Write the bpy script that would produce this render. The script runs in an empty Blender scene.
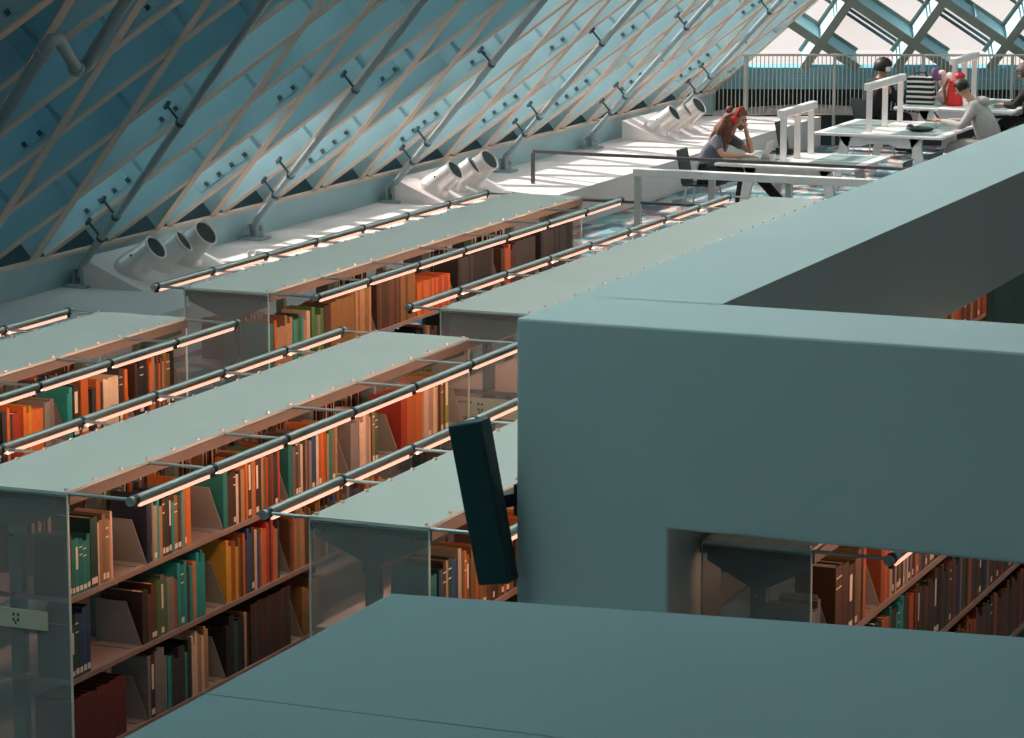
import bpy, bmesh, math, random
from mathutils import Vector, Matrix
random.seed(7)
scn = bpy.context.scene
COL = scn.collection
V = Vector
rad = math.radians

# ------------------------------------------------------------------ helpers
def tag(o, label=None, cat=None, group=None, kind=None):
    if label: o['label'] = label
    if cat: o['category'] = cat
    if group: o['group'] = group
    if kind: o['kind'] = kind
    return o

def empty(name, loc=(0, 0, 0), rz=0):
    o = bpy.data.objects.new(name, None)
    COL.objects.link(o)
    o.location = loc
    o.rotation_euler = (0, 0, rz)
    o.empty_display_size = 0.1
    return o

class MB:
    """collects shapes, then links them as one mesh object"""
    def __init__(s):
        s.v, s.f, s.m, s.sm = [], [], [], []
    def add(s, vs, fs, mi=0, smooth=False):
        b = len(s.v)
        s.v += [tuple(p) for p in vs]
        for f in fs:
            s.f.append([b + i for i in f]); s.m.append(mi); s.sm.append(smooth)
    def box(s, x0, x1, y0, y1, z0, z1, mi=0):
        vs = [(x, y, z) for z in (z0, z1) for y in (y0, y1) for x in (x0, x1)]
        s.add(vs, [(0, 2, 3, 1), (4, 5, 7, 6), (0, 1, 5, 4), (2, 6, 7, 3), (0, 4, 6, 2), (1, 3, 7, 5)], mi)
    def obox(s, c, ax, ay, az, mi=0):
        """oriented box: centre and three half-axis vectors"""
        c = V(c); ax = V(ax); ay = V(ay); az = V(az)
        vs = [c + i * ax + j * ay + k * az for k in (-1, 1) for j in (-1, 1) for i in (-1, 1)]
        fs = [(0, 2, 3, 1), (4, 5, 7, 6), (0, 1, 5, 4), (2, 6, 7, 3), (0, 4, 6, 2), (1, 3, 7, 5)]
        if ax.cross(ay).dot(az) < 0: fs = [f[::-1] for f in fs]
        s.add(vs, fs, mi)
    def bar(s, p, q, w, h, mi=0, up=(0, 0, 1)):
        p = V(p); q = V(q); d = (q - p); L = d.length; d.normalize()
        up = V(up)
        if abs(d.dot(up)) > .98: up = V((0, 1, 0))
        a = d.cross(up).normalized(); b = a.cross(d).normalized()
        s.obox((p + q) / 2, d * L / 2, a * w / 2, b * h / 2, mi)
    def tube(s, pts, r, n=10, mi=0, cap=True):
        pts = [V(p) for p in pts]
        rs = r if isinstance(r, (list, tuple)) else [r] * len(pts)
        rings = []
        a = None
        for i, p in enumerate(pts):
            if i == 0: d = pts[1] - p
            elif i == len(pts) - 1: d = p - pts[i - 1]
            else: d = (pts[i + 1] - p).normalized() + (p - pts[i - 1]).normalized()
            if d.length < 1e-9: d = V((0, 0, 1))
            d.normalize()
            if a is None:
                a = d.cross(V((0, 0, 1)))
                if a.length < .05: a = d.cross(V((0, 1, 0)))
            a = (a - d * a.dot(d)).normalized()
            b = d.cross(a)
            rings.append([p + rs[i] * (math.cos(2 * math.pi * k / n) * a + math.sin(2 * math.pi * k / n) * b) for k in range(n)])
        vs = [v for R in rings for v in R]
        fs = []
        for i in range(len(pts) - 1):
            for k in range(n):
                k2 = (k + 1) % n
                fs.append((i * n + k, i * n + k2, (i + 1) * n + k2, (i + 1) * n + k))
        s.add(vs, fs, mi, True)
        if cap:
            s.add(rings[0], [tuple(range(n))[::-1]], mi); s.add(rings[-1], [tuple(range(n))], mi)
    def prism(s, poly, off, mi=0):
        """polygon (3-D points) extruded by vector off"""
        n = len(poly); off = V(off)
        A = [V(p) for p in poly]; B = [p + off for p in A]
        nn = (A[1] - A[0]).cross(A[2] - A[0])
        fs = [tuple(range(n))[::-1], tuple(range(n, 2 * n))] + [(i, (i + 1) % n, n + (i + 1) % n, n + i) for i in range(n)]
        if nn.dot(off) < 0: fs = [f[::-1] for f in fs]
        s.add(A + B, fs, mi)
    def ball(s, c, r, seg=16, ring=10, mi=0, sc=(1, 1, 1)):
        vs = []; fs = []
        for i in range(ring + 1):
            t = math.pi * i / ring
            for k in range(seg):
                a = 2 * math.pi * k / seg
                vs.append((c[0] + r * sc[0] * math.sin(t) * math.cos(a), c[1] + r * sc[1] * math.sin(t) * math.sin(a), c[2] + r * sc[2] * math.cos(t)))
        for i in range(ring):
            for k in range(seg):
                k2 = (k + 1) % seg
                fs.append((i * seg + k, (i + 1) * seg + k, (i + 1) * seg + k2, i * seg + k2))
        s.add(vs, fs, mi, True)
    def mesh(s, name, mats):
        me = bpy.data.meshes.new(name)
        me.from_pydata(s.v, [], s.f)
        if not isinstance(mats, (list, tuple)): mats = [mats]
        for m in mats: me.materials.append(m)
        me.polygons.foreach_set('material_index', s.m)
        me.polygons.foreach_set('use_smooth', s.sm)
        me.validate(); me.update()
        return me
    def build(s, name, mats, parent=None, loc=None, kind=None, bevel=0):
        o = bpy.data.objects.new(name, s.mesh(name, mats))
        COL.objects.link(o)
        if parent is not None: o.parent = parent
        if loc is not None: o.location = loc
        if kind: o['kind'] = kind
        if bevel:
            b = o.modifiers.new('bevel', 'BEVEL'); b.width = bevel; b.segments = 2; b.limit_method = 'ANGLE'
        return o

def clone(o, parent=None):
    """a thing, its parts and their sub-parts"""
    c = o.copy(); COL.objects.link(c); c.parent = parent
    for ch in list(o.children): clone(ch, c)
    return c

# ---------------------------------------------------------------- materials
def mat(name, col, rough=.5, metal=0, noise=.06, nscale=6, spec=.4, bump=0):
    m = bpy.data.materials.new(name); m.use_nodes = True
    nt = m.node_tree; b = nt.nodes['Principled BSDF']
    b.inputs['Roughness'].default_value = rough
    b.inputs['Metallic'].default_value = metal
    b.inputs['Specular IOR Level'].default_value = spec
    tc = nt.nodes.new('ShaderNodeTexCoord'); nz = nt.nodes.new('ShaderNodeTexNoise')
    nz.inputs['Scale'].default_value = nscale; nz.inputs['Detail'].default_value = 3
    nt.links.new(tc.outputs['Object'], nz.inputs['Vector'])
    rp = nt.nodes.new('ShaderNodeValToRGB')
    rp.color_ramp.elements[0].position = .3; rp.color_ramp.elements[1].position = .7
    rp.color_ramp.elements[0].color = tuple(c * (1 - noise) for c in col) + (1,)
    rp.color_ramp.elements[1].color = tuple(min(1, c * (1 + noise)) for c in col) + (1,)
    nt.links.new(nz.outputs['Fac'], rp.inputs['Fac'])
    nt.links.new(rp.outputs['Color'], b.inputs['Base Color'])
    if bump:
        bp = nt.nodes.new('ShaderNodeBump'); bp.inputs['Strength'].default_value = bump
        nt.links.new(nz.outputs['Fac'], bp.inputs['Height']); nt.links.new(bp.outputs['Normal'], b.inputs['Normal'])
    return m

def emit(name, col, strength):
    m = bpy.data.materials.new(name); m.use_nodes = True
    b = m.node_tree.nodes['Principled BSDF']
    b.inputs['Base Color'].default_value = (.8, .8, .8, 1)
    b.inputs['Emission Color'].default_value = tuple(col) + (1,)
    b.inputs['Emission Strength'].default_value = strength
    return m

def clear(name, col, fac, rough=.3, tint=(1, 1, 1)):
    """see-through sheet: transparent mixed with a pale surface"""
    m = mat(name, col, rough, 0, .03)
    nt = m.node_tree; out = nt.nodes['Material Output']; b = nt.nodes['Principled BSDF']
    tr = nt.nodes.new('ShaderNodeBsdfTransparent'); tr.inputs['Color'].default_value = tuple(tint) + (1,)
    mx = nt.nodes.new('ShaderNodeMixShader'); mx.inputs[0].default_value = fac
    nt.links.new(tr.outputs[0], mx.inputs[1]); nt.links.new(b.outputs[0], mx.inputs[2])
    nt.links.new(mx.outputs[0], out.inputs['Surface'])
    return m

M = {}
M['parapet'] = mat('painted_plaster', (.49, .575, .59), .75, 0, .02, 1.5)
M['brownwall'] = mat('dim_brown_wall', (.32, .25, .22), .85)
M['ewflange'] = mat('backlit_fireproofing', (.24, .28, .25), .7)  # darker copy of the cream fireproofing, backlit shade put into its colour
M['seam'] = mat('seam_line', (.22, .35, .39), .8)
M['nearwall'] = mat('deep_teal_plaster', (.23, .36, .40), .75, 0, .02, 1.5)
M['pier'] = mat('dark_green_pier_paint', (.10, .20, .17), .8)
M['ledge'] = mat('ledge_plaster', (.76, .70, .68), .7, 0, .03, 1.2)
M['web'] = mat('blue_steel_paint', (.38, .58, .63), .45, 0, .05, 1.5)
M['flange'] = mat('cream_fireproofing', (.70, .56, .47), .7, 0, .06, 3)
M['tube'] = mat('grey_blue_tube_paint', (.33, .42, .44), .45, 0, .05, 4)
M['bolt'] = mat('dark_bolt_steel', (.06, .11, .13), .5, .2)
M['panel'] = mat('solid_panel', (.05, .12, .15), .8, 0, .1, 2)
M['canopy'] = mat('canopy_sheet', (.74, .72, .66), .32, 0, .02, 2)
M['frame'] = mat('bookcase_steel', (.20, .155, .135), .5, .1)
M['shelfm'] = mat('shelf_steel', (.34, .25, .22), .45, .2)
M['lamp_body'] = mat('lamp_tube_aluminium', (.38, .42, .40), .35, .7)
M['rod'] = mat('brushed_rod', (.42, .46, .45), .35, .7)
M['led'] = emit('warm_lamp_lens', (1, .53, .37), 1.2)
M['end'] = clear('frosted_acrylic', (.50, .44, .41), .30, .25, (.95, .95, .95))
M['endedge'] = mat('acrylic_edge', (.62, .72, .68), .3)
M['bookend'] = clear('smoked_acrylic', (.34, .34, .33), .85, .3)
M['bracket'] = mat('bracket_steel', (.10, .17, .15), .5, .2)
M['stud'] = mat('bright_stud', (.85, .72, .66), .3, .5)
M['sign'] = mat('cream_sign_card', (.62, .52, .38), .6)
M['ink'] = mat('dark_sign_ink', (.07, .06, .05), .7)
M['page'] = mat('book_pages', (.70, .58, .47), .8, 0, .15, 40)
M['label'] = mat('spine_label_paper', (.80, .72, .62), .7)
M['silver'] = mat('brushed_duct_metal', (.78, .72, .69), .33, .55, .06, 5)
M['hole'] = mat('duct_inside', (.05, .07, .07), .8)
M['white'] = mat('white_lacquer', (.80, .76, .74), .4)
M['inset'] = mat('grey_green_linoleum', (.22, .31, .30), .5)
M['rail_dark'] = mat('dark_rail_steel', (.13, .11, .11), .45, .3)
M['rail_pale'] = mat('pale_rail_steel', (.50, .50, .46), .45, .3)
M['black'] = mat('black_plastic', (.025, .035, .038), .5)
M['spk'] = mat('dark_green_black_box', (.006, .035, .038), .5)
M['dark'] = mat('dark_void_concrete', (.035, .05, .05), .9)
M['band'] = mat('blue_base_band', (.18, .42, .50), .5)
M['pink'] = mat('pale_pink_duct', (.70, .55, .52), .6)
def diffusing(name, trans, col, T, surf):
    """wire-mesh glass and added light screens: some light straight through, some scattered, the rest a painted surface"""
    m = mat(name, surf, .8, 0, .08, 2)
    nt = m.node_tree; out = nt.nodes['Material Output']; b = nt.nodes['Principled BSDF']
    tl = nt.nodes.new('ShaderNodeBsdfTranslucent'); tl.inputs['Color'].default_value = tuple(col) + (1,)
    m1 = nt.nodes.new('ShaderNodeMixShader'); m1.inputs[0].default_value = T
    nt.links.new(b.outputs[0], m1.inputs[1]); nt.links.new(tl.outputs[0], m1.inputs[2])
    tr = nt.nodes.new('ShaderNodeBsdfTransparent'); m2 = nt.nodes.new('ShaderNodeMixShader'); m2.inputs[0].default_value = 1 - trans
    nt.links.new(tr.outputs[0], m2.inputs[1]); nt.links.new(m1.outputs[0], m2.inputs[2]); nt.links.new(m2.outputs[0], out.inputs['Surface'])
    return m
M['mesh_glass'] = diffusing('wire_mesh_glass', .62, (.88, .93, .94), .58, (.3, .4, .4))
M['screen_dark'] = diffusing('added_dark_screen', 0, (.38, .83, 1.0), .20, (.06, .12, .14))  # added outer screen, keeps the near lattice in shade
M['screen_low'] = diffusing('added_low_screen', 0, (.50, .86, 1.0), .28, (.10, .18, .20))  # added outer screen, eases the step from dark to mid
M['diffuser_cool'] = diffusing('added_cool_diffuser', 0, (.70, .89, .88), .76, (.3, .4, .4))  # added unseen diffuser, cools the light on the near surfaces
M['screen_mid'] = diffusing('added_mid_screen', 0, (.74, .92, .97), .46, (.3, .4, .4))  # added outer screen, turns direct sun into soft glow
M['diffuser_roof'] = diffusing('added_roof_diffuser', 0, (.80, .90, .90), .74, (.3, .4, .4))  # added unseen diffuser, soft light for the tops below
M['glass'] = clear('glazing', (.8, .85, .85), .10, .1)
M['skin'] = mat('skin', (.55, .30, .20), .6, 0, .06, 12)
M['hair_b'] = mat('brown_hair', (.16, .060, .030), .6, 0, .5, 40)
M['hair_k'] = mat('near_black_hair', (.022, .014, .012), .5, 0, .4, 40)
M['hair_g'] = mat('greying_brown_hair', (.13, .10, .08), .7, 0, .4, 60)
M['tee'] = mat('slate_grey_tee', (.16, .17, .20), .85, 0, .1, 12)
M['jeans'] = mat('black_trousers', (.022, .022, .026), .8)
M['hood'] = mat('heather_grey_sweat', (.42, .39, .38), .9, 0, .08, 14)
M['khaki'] = mat('stone_trousers', (.40, .36, .31), .85)
M['coat'] = mat('black_coat', (.020, .018, .020), .85)
M['red'] = mat('red_plastic', (.75, .03, .03), .45)
M['shoe'] = mat('dark_shoe', (.03, .03, .03), .6)

def carpet():
    m = bpy.data.materials.new('patterned_carpet'); m.use_nodes = True
    nt = m.node_tree; b = nt.nodes['Principled BSDF']; b.inputs['Roughness'].default_value = .95
    b.inputs['Specular IOR Level'].default_value = .1
    tc = nt.nodes.new('ShaderNodeTexCoord'); vo = nt.nodes.new('ShaderNodeTexVoronoi')
    mp = nt.nodes.new('ShaderNodeMapping'); mp.inputs['Scale'].default_value = (5.5, 2.2, 1)
    nt.links.new(tc.outputs['Object'], mp.inputs['Vector']); nt.links.new(mp.outputs[0], vo.inputs['Vector'])
    vo.inputs['Scale'].default_value = 1.3
    rp = nt.nodes.new('ShaderNodeValToRGB'); rp.color_ramp.interpolation = 'CONSTANT'
    cs = [(0, (.13, .21, .24)), (.3, (.33, .34, .35)), (.48, (.11, .16, .20)), (.62, (.34, .15, .13)), (.72, (.20, .36, .38)), (.88, (.5, .42, .38))]
    e = rp.color_ramp.elements
    e[0].position = 0; e[0].color = cs[0][1] + (1,); e[1].position = cs[1][0]; e[1].color = cs[1][1] + (1,)
    for p, c in cs[2:]:
        k = e.new(p); k.color = c + (1,)
    sp = nt.nodes.new('ShaderNodeSeparateColor')
    nt.links.new(vo.outputs['Color'], sp.inputs[0]); nt.links.new(sp.outputs[0], rp.inputs['Fac'])
    nt.links.new(rp.outputs['Color'], b.inputs['Base Color'])
    return m
M['carpet'] = carpet()

def cover_mat():
    m = bpy.data.materials.new('book_cloth'); m.use_nodes = True
    nt = m.node_tree; b = nt.nodes['Principled BSDF']; b.inputs['Roughness'].default_value = .6
    oi = nt.nodes.new('ShaderNodeObjectInfo'); nz = nt.nodes.new('ShaderNodeTexNoise'); nz.inputs['Scale'].default_value = 9
    tc = nt.nodes.new('ShaderNodeTexCoord'); nt.links.new(tc.outputs['Object'], nz.inputs['Vector'])
    mx = nt.nodes.new('ShaderNodeMix'); mx.data_type = 'RGBA'; mx.blend_type = 'MULTIPLY'
    mx.inputs[0].default_value = .35
    nt.links.new(oi.outputs['Color'], mx.inputs[6]); nt.links.new(nz.outputs['Color'], mx.inputs[7])
    nt.links.new(mx.outputs[2], b.inputs['Base Color'])
    return m
M['cover'] = cover_mat()

def stripes_mat():
    m = bpy.data.materials.new('striped_cloth'); m.use_nodes = True
    nt = m.node_tree; b = nt.nodes['Principled BSDF']; b.inputs['Roughness'].default_value = .9
    tc = nt.nodes.new('ShaderNodeTexCoord'); wv = nt.nodes.new('ShaderNodeTexWave'); wv.bands_direction = 'Z'
    wv.inputs['Scale'].default_value = 4.4; wv.inputs['Distortion'].default_value = .35
    rp = nt.nodes.new('ShaderNodeValToRGB'); rp.color_ramp.interpolation = 'CONSTANT'
    rp.color_ramp.elements[0].color = (.02, .02, .025, 1); rp.color_ramp.elements[1].color = (.8, .75, .72, 1); rp.color_ramp.elements[1].position = .62
    nt.links.new(tc.outputs['Object'], wv.inputs['Vector']); nt.links.new(wv.outputs['Fac'], rp.inputs['Fac']); nt.links.new(rp.outputs['Color'], b.inputs['Base Color'])
    return m
M['stripe'] = stripes_mat()

# ------------------------------------------------------------------- camera
f_px = 3100.0
CH = 4.87
pitch = math.atan((369 + 190) / f_px)
yaw = math.atan((1843 - 512) * math.cos(pitch) / f_px)
cam = bpy.data.cameras.new('camera'); cam.sensor_width = 36; cam.lens = f_px / 1024 * 36
cam.clip_start = .1; cam.clip_end = 500
co = bpy.data.objects.new('camera', cam); COL.objects.link(co)
co.location = (0, 0, CH); co.rotation_euler = (math.pi / 2 - pitch, 0, yaw)
scn.camera = co

# =============================================================== THE SETTING
TH = rad(48.5)
U = V((math.sin(TH), 0, math.cos(TH)))          # up the slope of the left wall
NO = V((-math.cos(TH), 0, math.sin(TH)))        # outwards
BX, BZ = -15.2, .75
def LW(Y, v, n=0): return V((BX, Y, BZ)) + U * v + NO * n
YE = 43.7
VMAX = 9.2
DEPTH = .46

# floor (cut along the skewed gallery edge)
AL = rad(21.5); DD = V((math.cos(AL), math.sin(AL), 0)); DN = V((-math.sin(AL), math.cos(AL), 0))
RP = V((-15.15, 43.15, 0))
b = MB()
e1 = RP + DD * 22
b.prism([(-15.4, -4, -.3), (7, -4, -.3), (7, e1.y, -.3), tuple(e1 + V((0, 0, -.3))), (RP.x - .25, RP.y - .1, -.3)], (0, 0, .3))
b.build('floor', M['carpet'], kind='structure')
# raised ledge along the left wall
b = MB()
le = RP + DD * ((-13.55 - RP.x) / DD.x)
b.prism([(-15.2, 14, 0), (-13.55, 14, 0), (-13.55, le.y - .02, 0), (-15.2, RP.y - .04, 0)], (0, 0, .43))
b.build('trim_ledge', M['ledge'], kind='structure')

# left wall: base beam with the diagonal steel grid as its parts
b = MB()
b.box(BX - .05, BX, 14, YE, .43, BZ - .03, 0)
b.box(BX - .05, BX + .03, 14, YE, BZ - .03, BZ, 1)
b.box(BX - .50, BX - .46, 14, YE, .2, BZ + .10, 2)
wl = b.build('wall_left', [M['web'], M['flange'], M['panel']], kind='structure')
tag(wl, 'sloping blue steel diagrid wall leaning over the raised ledge')

def member(p, q, n_out, name, parent, fw=.13, depth=DEPTH, lift=0.0, plates=(), fm='flange'):
    p = V(p); q = V(q); d = (q - p).normalized(); L = (q - p).length; n = V(n_out).normalized()
    s = d.cross(n).normalized()
    b = MB(); c = (p + q) / 2
    b.obox(c + n * (lift + .008), d * L / 2, s * fw / 2, n * .008, 0)
    b.obox(c + n * (depth / 2 + .01), d * L / 2, s * .010, n * (depth / 2 - .012), 1)
    b.obox(c + n * (depth + lift), d * L / 2, s * fw / 2, n * .010, 0)
    for k in range(1, int(L / 1.31)):            # stiffener plates
        b.obox(p + d * (1.31 * k) + n * (depth / 2), d * .006, s * (fw * .42), n * (depth / 2 - .02), 1)
    o = b.build(name, [M[fm], M['web']], parent)
    for t in plates:
        if t < .4 or t > L - .4: continue
        m = MB()
        m.obox(p + d * t + n * (depth * .52), d * .33, s * .018, n * (depth * .36), 0)
        for k in range(4):
            for w in (.25, .78):
                m.obox(p + d * (t - .24 + .16 * k) + n * (depth * w), d * .020, s * .040, n * .020, 1)
        m.build('splice_plate', [M['web'], M['bolt']], o)
    return o

SL = .49; SP = 1.17
def clip_line(y0, slope, ylo, yhi, vlo, vhi):
    # points (y0+slope*v, v) inside the rectangle
    v0, v1 = vlo, vhi
    for lim in (ylo, yhi):
        vv = (lim - y0) / slope
        if slope > 0:
            if lim == ylo: v0 = max(v0, vv)
            else: v1 = min(v1, vv)
        else:
            if lim == yhi: v0 = max(v0, vv)
            else: v1 = min(v1, vv)
    return (v0, v1) if v1 - v0 > .3 else None
YL0 = 16.0
k = 0
y = 22.22 - SP * 5
while y < YE + SL * VMAX:
    r = clip_line(y, -SL, YL0, YE, 0, VMAX)
    if r: member(LW(y - SL * r[0], r[0]), LW(y - SL * r[1], r[1]), NO, 'diagonal_beam', wl)
    y += SP
y = 21.27 - SP * 9; k = 0
while y < YE:
    r = clip_line(y, SL * 1.06, YL0, YE, 0, VMAX)
    if r:
        s0 = r[0] * math.sqrt(1 + SL * SL * 1.1236)
        pl = [t - s0 for t in ((.8, 4.1, 7.4) if k % 2 == 0 else (2.4, 5.7, 9.0))]
        member(LW(y + SL * 1.06 * r[0], r[0]), LW(y + SL * 1.06 * r[1], r[1]), NO, 'diagonal_beam', wl, lift=.006, plates=pl)
    y += SP; k += 1
member(LW(YE, 0), LW(YE, VMAX), NO, 'corner_beam', wl, fw=.2, lift=-.01)

# glazing of the left wall, and added panels outside it that block or soften the sun
b = MB()
b.obox((LW(YL0, 0, DEPTH + .06) + LW(YE, VMAX, DEPTH + .06)) / 2, V((0, (YE - YL0) / 2, 0)), U * VMAX / 2, NO * .006)
b.build('window_1', M['mesh_glass'], kind='structure')
def lw_panel(y0, y1, v0, v1, m):
    b = MB()
    b.obox((LW(y0, v0, DEPTH + .14) + LW(y1, v1, DEPTH + .14)) / 2, V((0, (y1 - y0) / 2, 0)), U * (v1 - v0) / 2, NO * .03)
    return b.build('added_sun_panel', M[m], wl)
lw_panel(-6, 20.5, -.8, VMAX, 'screen_dark')
lw_panel(20.5, 24.0, -.8, VMAX, 'screen_low')
lw_panel(24.0, 27.0, -.0, VMAX, 'screen_mid')
lw_panel(27.0, 31.2, 1.45, VMAX, 'screen_mid')
lw_panel(27.0, 37.5, .0, .08, 'screen_mid')
lw_panel(24.0, YE, -.9, .0, 'panel')
lw_panel(11.0, 50, VMAX, 12.5, 'diffuser_roof')  # added diffusing roof, out of view, brightens the bookcase tops
lw_panel(2.5, 11.0, VMAX, 12.5, 'diffuser_cool')  # added cool diffusing roof over the near part, out of view
lw_panel(-6, 2.5, VMAX, 12.5, 'panel')  # added opaque roof, out of view, darkens the near part

# end wall: a leaning glazed grid seen beyond the reading area
P0 = V((BX, YE, BZ))
EN = V((.2428, -.6165, -.2745)).normalized() * -1      # outwards
def EW(a, bb, n=0): return P0 + DD * a + U * bb + EN * n
b = MB()
b.obox(EW(5.5, .17, .25), DD * 5.6, (U * .44 + V((0, 0, 0))) * .5 * .55, EN * .25, 0)
b.obox(EW(5.5, .40, .06), DD * 5.6, U * .14, EN * .05, 0)
we = b.build('wall_back', M['band'], kind='structure')
tag(we, 'leaning glazed steel grid wall beyond the reading tables')
def ew_line(a0, s, b0):
    # a = a0 + s*(b-b0), keep 0<=a<=11, .5<=b<=9
    lo, hi = .52, 9.0
    for t in ((0 - a0) / s + b0,): hi = min(hi, t)
    t2 = (11 - a0) / s + b0
    lo = max(lo, t2)
    return (lo, hi) if hi - lo > .3 else None
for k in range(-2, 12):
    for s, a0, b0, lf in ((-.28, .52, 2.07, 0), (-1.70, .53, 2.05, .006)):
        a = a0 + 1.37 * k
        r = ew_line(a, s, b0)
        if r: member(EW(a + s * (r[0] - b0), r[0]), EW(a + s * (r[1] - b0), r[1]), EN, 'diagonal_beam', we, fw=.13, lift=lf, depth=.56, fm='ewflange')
# slim mullions of the end wall glazing
b = MB()
for k in range(-1, 13):
    for s, a0, b0 in ((-1.70, .53 + .72, 2.05),):
        a = a0 + 1.37 * k
        for da in (0, .13):
            r = ew_line(a + da, s, b0)
            if r: b.bar(EW(a + da + s * (r[0] - b0), r[0], .58), EW(a + da + s * (r[1] - b0), r[1], .58), .035, .05, 0, up=EN)
b.build('mullion', M['bolt'], we)
b = MB(); b.obox(EW(5.5, 4.75, .64), DD * 5.6, (U - DD * 0) * 4.25, EN * .006)
b.build('window_2', M['glass'], kind='structure')
# dark lower wall under the end wall, with a pale duct in front of it
b = MB()
q = V((P0.x, P0.y, 0)) + DN * .22
b.obox(q + DD * 5.5 + DN * .3 + V((0, 0, -1.2)), DD * 6.2, DN * .15, V((0, 0, 2.0)), 0)
b.build('wall_lower', M['dark'], kind='structure')
b = MB()
b.tube([q + DD * a + DN * .06 + V((0, 0, .36 + .10 * math.sin(a * 1.1))) for a in [x * .25 for x in range(0, 40)]], .07, 10)
o = b.build('duct', M['pink'])
tag(o, 'pale pink duct running behind the balustrade below the end wall', 'duct')
# gallery beyond the rail
b = MB(); b.prism([RP + V((-.3, 0, -2.2)), RP + DD * 22 + V((0, 0, -2.2)), RP + DD * 22 + DN * 1.0 + V((0, 0, -2.2)), RP + DN * 1.0 + V((-.3, 0, -2.2))], (0, 0, .2))
b.build('floor_lower', M['dark'], kind='structure')

# right wall and part roof close the hall behind and beside the viewer
b = MB(); b.box(5.5, 5.8, -4, 46, 0, 9.0); b.build('wall_right', M['brownwall'], kind='structure')
b = MB(); b.box(-16, 5.8, -4.3, -4, 0, 9.0); b.build('wall_front', M['brownwall'], kind='structure')
b = MB(); b.box(-3.9, 5.8, -4.3, 46, 9.0, 9.3); b.box(-6.0, -3.9, -4.3, 9.0, 9.0, 9.3); b.build('ceiling', M['parapet'], kind='structure')
b = MB(); b.box(-6.0, -3.9, 9.0, 46, 9.05, 9.08); b.build('added_skylight', M['diffuser_roof'], kind='structure')  # added diffusing skylight, out of view, for more light from above

# bracing tubes parallel to the diagonals, standing off the wall
DX = V((.30, 0, 0))
def brace_pt(Y, v): return V((BX, Y, BZ)) + DX + U * v
def brace(y0, v1, label, foot=True, slope=-.5):
    t = empty('bracing_tube', V((brace_pt(y0, -.2).x, y0 + .1, .43)))
    o = t.location.copy()
    tag(t, label, 'bracing tube', 'bracing tubes')
    b = MB(); p0 = brace_pt(y0 + .1, -.2) - o; p1 = brace_pt(y0 + slope * v1, v1) - o
    b.tube([p0, p1], .036, 12); b.build('tube', M['tube'], t)
    d = (p1 - p0).normalized()
    for w in (.55, .95, 2.6, 4.9):
        b = MB(); c = p0 + d * w
        b.bar(c, c + NO * .20, .018, .018)
        b.bar(c + NO * .20 - d * .05, c + NO * .20 + d * .05, .03, .03)
        b.tube([c - d * .02, c + d * .02], .044, 10)
        b.build('clamp', M['bolt'], t)
    b = MB()
    b.box(-.12, .12, -.12, .12, 0, .03)
    b.box(-.05, -.03, -.08, .08, .03, .17); b.box(.03, .05, -.08, .08, .03, .17)
    b.tube([(-.09, 0, .12), (.09, 0, .12)], .028, 8)
    b.tube([(0, 0, .10), p0 + d * .05], .042, 8)
    b.build('foot_bracket', M['tube'], t)
    return t
bl = ['dark bracing tube rising behind the nearest trio of round vents', 'pale bracing tube footed on the ledge just beyond the nearest vents',
      'thin bracing tube rising just behind the middle trio of vents', 'bracing tube footed on the ledge beyond the middle vents',
      'bracing tube footed just left of the farthest vent plinth', 'white sunlit bracing tube nearest the glazed end wall']
for (yy, v1), lb in zip(((25.05, 8.5), (28.6, 8.5), (32.0, 8.5), (35.3, 8.5), (38.25, 8.5), (41.6, 8)), bl):
    brace(yy, v1, lb)
t = brace(21.7, 3.95, 'cranked dark pipe with two elbows at the upper left of the wall', slope=-.47)
for c in list(t.children):
    if c.name.startswith('tube'):
        o = t.location
        b = MB()
        pts = [brace_pt(21.7, 0), brace_pt(20.0, 3.56), brace_pt(19.95, 3.68), brace_pt(20.05, 3.68), brace_pt(20.85, 3.24), brace_pt(20.95, 3.18), brace_pt(20.93, 3.30), brace_pt(18.3, 8.6)]
        b.tube([p - o for p in pts], .05, 12)
        for p, q2 in ((pts[1], pts[0]), (pts[4], pts[3])):
            b.tube([p - o, p - o + (q2 - p).normalized() * .07], .066, 12)
        c.data = b.mesh('tube', [M['tube']])

# balustrade along the gallery edge
br = empty('balustrade', RP)
tag(br, 'steel balustrade of thin upright bars before the end wall', 'balustrade')
RL = 5.9; rt = 1.33
def rp_(a, z): return DD * a + V((0, 0, z))
b = MB(); b.bar(rp_(0, rt), rp_(RL, rt), .05, .03); b.build('top_rail', M['rail_pale'], br)
b = MB(); b.bar(rp_(0, .46), rp_(RL, .46), .03, .02); b.build('bottom_rail', M['rail_pale'], br)
me = None
for i in range(98):
    if me is None:
        b = MB(); b.box(-.0055, .0055, -.0055, .0055, .46, rt); me = b.mesh('baluster', M['rail_pale'])
    o = bpy.data.objects.new('baluster', me); COL.objects.link(o); o.parent = br; o.location = DD * (.03 + i * (RL - .06) / 97)
for i in range(5):
    b = MB(); c = rp_(.6 + i * 1.3, 0); b.box(c.x - .02, c.x + .02, c.y - .02, c.y + .02, (.435 if c.x + RP.x < -13.6 else .005), rt)
    b.build('post', M['rail_pale'], br)

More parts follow.
